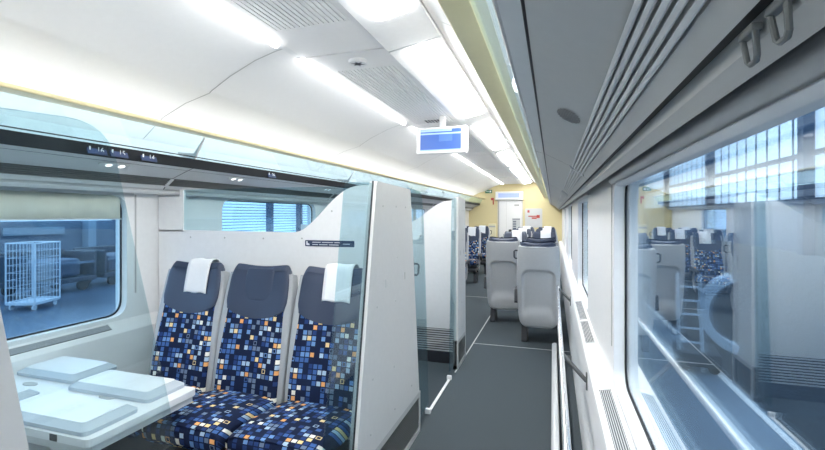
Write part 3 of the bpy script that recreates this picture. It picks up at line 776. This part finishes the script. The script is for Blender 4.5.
for x, w in ((-2.39, 'by the window'), (-1.88, 'in the middle'), (-1.375, 'on the aisle side')):
    seat('pa' if 'aisle' in w else 'pw', x, 3.42, 0, 'blue patterned seat hidden behind the near bay divider, ' + w, 'bay')
for k, y in enumerate((6.9, 8.62, 10.2, 11.8)):
    for x, w in ((-1.86, 'aisle'), (-2.38, 'window')):
        seat('ca' if w == 'aisle' else 'cw', x, y, 0, 'patterned left %s seat with white headrest cloth, %s' % (w, ('hidden just behind the farther divider', 'front row of the far left rows', 'second of the far left rows', 'third of the far left rows')[k]), 'lf')
seat('pa', -0.165, 5.55, PI, 'nearest grey seat back beside the right wall, alone in its row', 'rb')
seat('pa', -0.665, 6.45, PI, 'grey seat back on the aisle, in the second row on the right', 'rb')
seat('pw', -0.155, 6.45, PI, 'seat hidden behind the nearest grey seat back', 'rb')
for k, y in enumerate((8.2, 9.8, 11.4)):
    for x, w in ((-0.665, 'aisle'), (-0.155, 'window')):
        seat('cl' if w == 'aisle' else 'cw', x, y, 0, 'right %s seat with white headrest cloth facing the viewer, %s' % (w, ('behind the grey seat backs', 'second row behind the grey backs', 'third row behind the grey backs')[k]), 'rf')

# ------------------------------------------------------------------ folding table
e = empty('folding_table', (-2.2, 1.49, 0), label='white folding table with flaps folded over on top', cat='table')
TZ = 0.70
MB().prism(rrect(-0.53, 0.535, -0.285, 0.25, 0.03, 4), 'z', TZ - 0.03, TZ).build('top', 'table', e)
MB().prism(rrect(-0.525, 0.525, -0.278, 0.243, 0.03, 4), 'z', TZ - 0.062, TZ - 0.031).build('apron', 'lgrey', e)
for x0, x1, y0, y1 in ((-0.52, -0.085, 0.09, 0.335), (-0.05, 0.47, 0.03, 0.248), (-0.52, -0.085, -0.275, -0.05), (-0.05, 0.50, -0.275, -0.035)):
    f = MB()
    lo = rrect(x0, x1, y0, y1, 0.03, 5); hi = rrect(x0 + 0.03, x1 - 0.045, y0 + 0.03, y1 - 0.02, 0.02, 5)
    bm = f.bm; A = [bm.verts.new((*p, TZ + 0.002)) for p in lo]; B = [bm.verts.new((*p, TZ + 0.018)) for p in lo]; C = [bm.verts.new((*p, TZ + 0.036)) for p in hi]
    nn = len(lo)
    for P_, Q_ in ((A, B), (B, C)):
        for i in range(nn): bm.faces.new([P_[i], P_[(i + 1) % nn], Q_[(i + 1) % nn], Q_[i]])
    bm.faces.new(A[::-1])
    fl = f.build('flap_edge', 'tedge', e)
    fl['label'] = 'blue grey bevelled rim'
    top = MB(); top.prism(hi, 'z', TZ + 0.0362, TZ + 0.038); top.build('flap_top', 'table', fl)
for x in (-0.30, 0.22):
    for y in (0.03,):
        MB().disc((x, y, TZ), 'z', 0.045, 0.004, 24, sy=0.45).build('hinge', 'under', e)
MB().box(0.33, 0.37, -0.287, -0.277, TZ - 0.028, TZ - 0.002).build('latch', 'dark', e)
l = MB(); l.box(-0.06, 0.06, -0.04, 0.04, 0.03, TZ - 0.06, 0.015); l.box(-0.2, 0.2, -0.06, 0.06, 0, 0.03, 0.008)
l.build('leg', 'lgrey', e)

# ------------------------------------------------------------------ hanging screen
e = empty('passenger_screen', (-1.12, 4.5, 2.60), label='white passenger information screen with blue display hanging from the ceiling', cat='screen')
tilt = Matrix.Translation((0, 0, -0.12)) @ Matrix.Rotation(math.radians(-4), 4, 'X')
b = MB(); b.prism(rpoly([(0.0, 0.0), (0.0, -0.285), (0.05, -0.285), (0.14, -0.23), (0.14, -0.03), (0.10, 0.01)], 0.015, 4), 'x', -0.265, 0.265); b.bm.transform(tilt)
hs = b.build('housing', 'white', e)
b = MB().box(-0.225, 0.215, -0.004, 0.002, -0.255, -0.025); b.bm.transform(tilt); b.build('display', 'scr', e)
b = MB(); b.box(-0.225, 0.115, -0.006, -0.0035, -0.052, -0.028); b.box(-0.225, 0.215, -0.006, -0.0035, -0.082, -0.066); b.box(-0.225, 0.215, -0.006, -0.0035, -0.255, -0.243)
b.bm.transform(tilt); b.build('display_bars', 'scr2', e)
b = MB(); b.box(-0.02, 0.12, -0.006, -0.0035, -0.155, -0.086); b.bm.transform(tilt); b.build('display_box', 'scr3', e)
MB().box(-0.03, 0.03, 0.03, 0.09, -0.13, 0.0, 0.008).build('mount', 'white', e)

# ------------------------------------------------------------------ end wall
w = MB(); xs0, xs1 = XL - 0.1, XR + 0.1; DX0, DX1, DZ = -1.80, -0.98, 2.05
w.box(xs0, DX0, Y1, Y1 + 0.06, 0, 2.75); w.box(DX1, xs1, Y1, Y1 + 0.06, 0, 2.75); w.box(DX0, DX1, Y1, Y1 + 0.06, DZ, 2.75)
tag(w.build('wall_end', 'yellow'), 'pale yellow wall at the far end of the coach', 'wall', kind='structure')
w = MB().box(xs0, xs1, Y0 - 0.06, Y0, 0, 2.75)
tag(w.build('wall_near', 'white'), 'white wall behind the viewer', 'wall', kind='structure')
e = empty('door_1', (-1.39, Y1, 0), label='white door in the yellow end wall with notices on it', cat='door', kind='structure')
MB().box(-0.40, 0.40, 0.0, 0.04, 0.01, 2.04).build('leaf', 'white', e)
f = MB(); f.box(-0.42, -0.385, -0.025, 0.03, 0, 2.06); f.box(0.385, 0.42, -0.025, 0.03, 0, 2.06); f.box(-0.42, 0.42, -0.025, 0.03, 2.03, 2.07); f.build('frame', 'grey', e)
MB().box(-0.13, -0.125, -0.006, 0.0, 0.02, 2.0).build('joint', 'under', e)
MB().box(-0.385, -0.375, -0.026, -0.02, 0.0, 2.03).build('seal', 'black', e)
d = MB(); d.box(0.07, 0.33, -0.004, 0, 1.02, 1.42); nt_ = d.build('notice', 'lgrey', e)
d = MB(); d.box(0.07, 0.33, -0.006, -0.004, 1.40, 1.425)
for k in range(5): d.box(0.09, 0.20, -0.006, -0.004, 1.08 + k * 0.06, 1.11 + k * 0.06)
d.build('notice_lines', 'sign', nt_)
d = MB(); d.box(0.14, 0.30, -0.005, 0, 1.85, 1.91); d.build('label_plate', 'under', e)
MB().box(-0.05, 0.05, -0.03, 0, 0.98, 1.06, 0.01).build('handle', 'dark', e)
e = empty('destination_display', (-1.42, Y1, 2.22), label='wide white display with pale blue screen above the end door', cat='display')
MB().box(-0.46, 0.46, -0.10, 0.0, -0.16, 0.13, 0.02).build('housing', 'white', e)
MB().box(-0.36, 0.34, -0.106, -0.10, -0.085, 0.07).build('display', mat('display_pale', (0.3, 0.36, 0.6), 0.4, emit=(0.06, 0.08, 0.15), estr=1.0), e)
e = empty('exit_sign', (-2.12, Y1, 2.36), label='small dark green exit sign high on the yellow end wall', cat='sign')
MB().box(-0.12, 0.12, -0.02, 0, -0.055, 0.055).build('plate', 'green', e)
g = MB(); g.box(-0.09, -0.02, -0.023, -0.02, -0.008, 0.008); g.prism([(-0.02, -0.025), (0.01, 0), (-0.02, 0.025)], 'y', -0.023, -0.02); g.box(0.03, 0.09, -0.023, -0.02, -0.03, 0.03); g.build('symbols', 'signw', e)
e = empty('fire_sign', (-2.0, Y1, 2.03), label='small red sign on the yellow wall left of the end door', cat='sign')
g = MB(); g.box(-0.04, 0.06, -0.012, 0, 0.03, 0.11); g.box(0.02, 0.06, -0.012, 0, -0.12, 0.03); g.build('plate', 'red', e)
e = empty('notice_board', (-0.62, Y1, 1.45), label='white notice board with red marks right of the end door', cat='notice board')
MB().prism(rrect(-0.28, 0.28, -0.32, 0.32, 0.05, 4), 'y', -0.03, 0.0).build('board', 'lgrey', e)
g = MB(); g.box(-0.17, 0.15, -0.034, -0.03, 0.04, 0.075); g.box(-0.20, -0.13, -0.034, -0.03, 0.18, 0.26); g.box(-0.06, 0.10, -0.034, -0.03, -0.03, 0.02); g.box(0.10, 0.20, -0.034, -0.03, 0.0, 0.10); g.build('marks', 'red', e)
e = empty('litter_bin', (-1.98, Y1, 0.0), label='pale yellow wall bin panel left of the end door', cat='bin')
MB().box(-0.14, 0.12, -0.10, 0.0, 0.75, 1.25, 0.01).build('body', mat('bin_cream', (0.80, 0.74, 0.52), 0.5), e)
MB().box(-0.12, 0.10, -0.105, -0.095, 1.13, 1.18).build('slot', 'under', e)

# ------------------------------------------------------------------ outside: the station hall
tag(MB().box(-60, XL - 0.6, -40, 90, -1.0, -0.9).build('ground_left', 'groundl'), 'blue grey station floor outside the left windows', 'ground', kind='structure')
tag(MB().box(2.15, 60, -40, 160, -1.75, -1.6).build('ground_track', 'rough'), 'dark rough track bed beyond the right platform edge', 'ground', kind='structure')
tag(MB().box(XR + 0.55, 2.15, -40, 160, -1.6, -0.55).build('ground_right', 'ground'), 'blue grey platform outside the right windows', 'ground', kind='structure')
t = MB(); t.box(1.62, 1.72, -5, 120, -0.55, -0.545); t.box(2.05, 2.12, -5, 120, -0.55, -0.545)
tag(t.build('trim_3', 'strip'), 'white safety lines painted on the right platform', 'platform line', kind='structure')
t = MB()
for yy, w_ in ((9.5, 0.5), (14.2, 0.35), (18.0, 0.5)): t.box(-19.98, -19.6, yy, yy + w_, -0.9, 1.3)
t.box(-19.99, -19.9, 11.2, 13.4, 0.75, 1.05)
tag(t.build('trim_5', mat('pale_post', (0.18, 0.25, 0.33), 0.6)), 'pale posts and a strip window on the station wall outside the left windows', 'station wall post', kind='structure')
w = MB(); w.box(-20.3, -20, -20, 19, -0.9, 1.25)
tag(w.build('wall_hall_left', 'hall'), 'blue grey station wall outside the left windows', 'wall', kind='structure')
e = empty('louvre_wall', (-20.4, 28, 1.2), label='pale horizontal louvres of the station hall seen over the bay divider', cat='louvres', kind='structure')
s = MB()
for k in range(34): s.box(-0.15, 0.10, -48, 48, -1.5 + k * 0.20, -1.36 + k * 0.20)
s.build('slats', 'louvre', e)  # slats glow by material to look backlit by day
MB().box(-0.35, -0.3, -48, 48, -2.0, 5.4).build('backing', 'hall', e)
for y in (-36, -24, -12, 0, 4, 12, 24, 36): MB().box(0.1, 0.5, y - 0.18, y + 0.18, -2.1, 5.6).build('post', 'halldark', e)
t = MB()
for k in range(14):
    t.tube([(-17.6, 14 + k * 1.7, -0.895), (-17.6, 14.9 + k * 1.7, -0.895)], 0.06, 6)
tag(t.build('trim_4', 'strip'), 'broken white line on the left station floor', 'floor line', kind='structure')

# roll cage trolley
e = empty('roll_cage', (-13.1, 8.05, -0.9), math.radians(20), label='tall white wire roll cage standing outside the left window', cat='roll cage')
fr = MB(); W_, D_, HH = 0.42, 0.36, 1.72
for x in (-D_, D_):
    for y in (-W_, W_): fr.tube([(x, y, 0.16), (x, y, HH)], 0.020, 8)
for z in (0.2, HH):
    fr.tube([(-D_, -W_, z), (D_, -W_, z), (D_, W_, z), (-D_, W_, z)], 0.018, 8, closed=True)
fr.build('frame', 'wire', e)
for nm, pl_ in (('front', 1), ('back', 0)):
    g = MB()
    for k in range(1, 8):
        y = -W_ + 2 * W_ * k / 8; g.tube([(D_ * (1 if pl_ else -1), y, 0.2), (D_ * (1 if pl_ else -1), y, HH)], 0.0055, 5)
    for k in range(1, 8):
        z = 0.2 + (HH - 0.2) * k / 8; g.tube([(D_ * (1 if pl_ else -1), -W_, z), (D_ * (1 if pl_ else -1), W_, z)], 0.0055, 5)
    g.build('wire_panel', 'wire', e)
for sy in (-1, 1):
    g = MB()
    for k in range(1, 8):
        x = -D_ + 2 * D_ * k / 8; g.tube([(x, sy * W_, 0.2), (x, sy * W_, HH)], 0.0055, 5)
    for k in range(1, 8):
        z = 0.2 + (HH - 0.2) * k / 8; g.tube([(-D_, sy * W_, z), (D_, sy * W_, z)], 0.0055, 5)
    g.build('wire_panel', 'wire', e)
MB().box(-D_, D_, -W_, W_, 0.14, 0.18).build('base', 'wire', e)
for x in (-0.28, 0.28):
    for y in (-0.34, 0.34):
        MB().disc((x - 0.02, y, 0.07), 'x', 0.07, 0.04, 16).build('wheel', 'wire', e)
# dark parked carts
for k, (x, y, L_) in enumerate(((-15.2, 9.7, 2.2), (-15.4, 12.2, 2.2), (-15.6, 14.7, 2.2))):
    e = empty('baggage_cart', (x, y, -0.9), math.radians(4), label='dark parked baggage cart outside the left window, ' + ('closest to the roll cage', 'middle of the three', 'farthest from the roll cage')[k], cat='cart', group='dark carts in the station hall')
    MB().box(-0.7, 0.7, -L_ / 2, L_ / 2, 0.30, 0.46, 0.03).build('deck', 'cart', e)
    b = MB(); b.box(-0.7, -0.6, -L_ / 2, L_ / 2, 0.46, 1.30, 0.03); b.box(-0.7, 0.7, -L_ / 2, -L_ / 2 + 0.08, 0.46, 1.25, 0.03); b.box(-0.7, 0.7, L_ / 2 - 0.08, L_ / 2, 0.46, 1.25, 0.03); b.build('side_panel', 'cart', e)
    MB().box(-0.5, 0.55, -L_ / 2 + 0.3, L_ / 2 - 0.4, 0.47, 1.05, 0.12).build('load', 'halldark', e)
    MB().box(0.66, 0.72, -L_ / 2 + 0.1, L_ / 2 - 0.1, 0.88, 0.95).build('side_rail', 'hall', e)
    for yy in (-L_ / 2 + 0.4, L_ / 2 - 0.4):
        for xx in (-0.6, 0.52): MB().disc((xx, yy, 0.17), 'x', 0.17, 0.10, 18).build('wheel', 'black', e)

# right hand side: hall wall with tall panes given a glow in place of daylight, columns, boarding lift, concrete upstand
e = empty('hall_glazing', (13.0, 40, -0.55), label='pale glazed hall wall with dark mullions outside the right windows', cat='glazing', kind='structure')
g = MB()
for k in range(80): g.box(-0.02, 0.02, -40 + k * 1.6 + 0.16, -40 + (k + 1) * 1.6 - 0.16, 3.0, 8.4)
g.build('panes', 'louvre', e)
MB().box(0.05, 0.3, -45, 95, 0, 9.0).build('backing', 'hall', e)
g = MB(); g.box(-0.25, 0.05, -45, 95, 2.6, 3.0); g.box(-0.25, 0.05, -45, 95, 5.2, 5.45); g.box(-0.3, 0.05, -45, 95, 8.4, 9.0); g.build('rails', 'halldark', e)
for k in range(9): MB().box(-0.6, -0.1, -42 + k * 15, -41.4 + k * 15, 0, 9.0).build('column', 'halldark', e)
e = empty('platform_totem', (1.88, 29.5, -0.55), label='red upright board far along the right platform', cat='board')
MB().box(-0.24, 0.24, -0.06, 0.06, 0.0, 0.95, 0.02).build('post', 'halldark', e)
MB().box(-0.26, 0.26, -0.08, 0.08, 0.95, 2.8, 0.03).build('board', mat('totem_red', (0.75, 0.08, 0.04), 0.5), e)
e = empty('boarding_lift', (1.80, 7.0, -0.55), math.radians(-8), label='white wheeled boarding lift with a curved guard on the right platform', cat='boarding lift')
e.scale = (0.85, 0.85, 0.85)
f = MB()
for x in (-0.16, 0.16): f.tube([(x, -0.25, 0.0), (x, 0.10, 1.5)], 0.03, 8)
for k in range(1, 7): f.tube([(-0.16, -0.25 + 0.35 * k / 7, 1.5 * k / 7), (0.16, -0.25 + 0.35 * k / 7, 1.5 * k / 7)], 0.02, 6)
f.build('ladder_frame', 'wire', e)
a = MB(); P1_ = arcpts((0.80, 0.1, 0.92), (1, 0, 0), (0, 0, 1), 0.66, PI * 0.62, PI * 1.42, 18); P2_ = arcpts((0.80, 0.1, 0.92), (1, 0, 0), (0, 0, 1), 0.53, PI * 0.62, PI * 1.42, 18)
a.prism([(p.x, p.z) for p in P1_] + [(p.x, p.z) for p in P2_[::-1]], 'y', -0.05, 0.25); a.build('curved_guard', 'wire', e)
MB().box(-0.2, 0.40, -0.35, 0.45, 0.10, 0.30, 0.02).build('deck', 'cart', e)
for x in (-0.1, 0.30):
    for y in (-0.3, 0.32): MB().disc((x, y, 0.08), 'y', 0.08, 0.05, 14).build('wheel', 'black', e)

# ------------------------------------------------------------------ world, camera, view
Wd = bpy.data.worlds.new('sky'); S.world = Wd; Wd.use_nodes = True
nt = Wd.node_tree; bg = nt.nodes['Background']
tc = nd(nt, 'ShaderNodeTexCoord'); sp = nd(nt, 'ShaderNodeSeparateXYZ'); nt.links.new(tc.outputs['Generated'], sp.inputs[0])
rp = nd(nt, 'ShaderNodeValToRGB'); rp.color_ramp.elements[0].position = 0.0; rp.color_ramp.elements[0].color = (0.58, 0.74, 0.92, 1)
rp.color_ramp.elements[1].position = 0.6; rp.color_ramp.elements[1].color = (0.78, 0.89, 1.0, 1)
nt.links.new(sp.outputs['Z'], rp.inputs[0]); nt.links.new(rp.outputs[0], bg.inputs['Color'])
bg.inputs['Strength'].default_value = 1.0

cd = bpy.data.cameras.new('camera'); cam = bpy.data.objects.new('camera', cd); COL.objects.link(cam)
cam.location = (0, 0, H); cam.rotation_euler = (PI / 2, 0, math.atan(140.5 / 440))
cd.sensor_width = 36; cd.lens = 36 * 440 / 825; cd.shift_y = -10 / 825; cd.clip_start = 0.02; cd.clip_end = 400
S.camera = cam
S.view_settings.view_transform = 'Standard'; S.view_settings.look = 'None'; S.view_settings.gamma = 1
S.view_settings.exposure = 1.72
try: S.view_settings.use_curve_mapping = False
except Exception: pass
S.cycles.use_denoising = True
S.cycles.max_bounces = 12; S.cycles.diffuse_bounces = 6; S.cycles.glossy_bounces = 6; S.cycles.transparent_max_bounces = 32
S.cycles.sample_clamp_indirect = 6.0
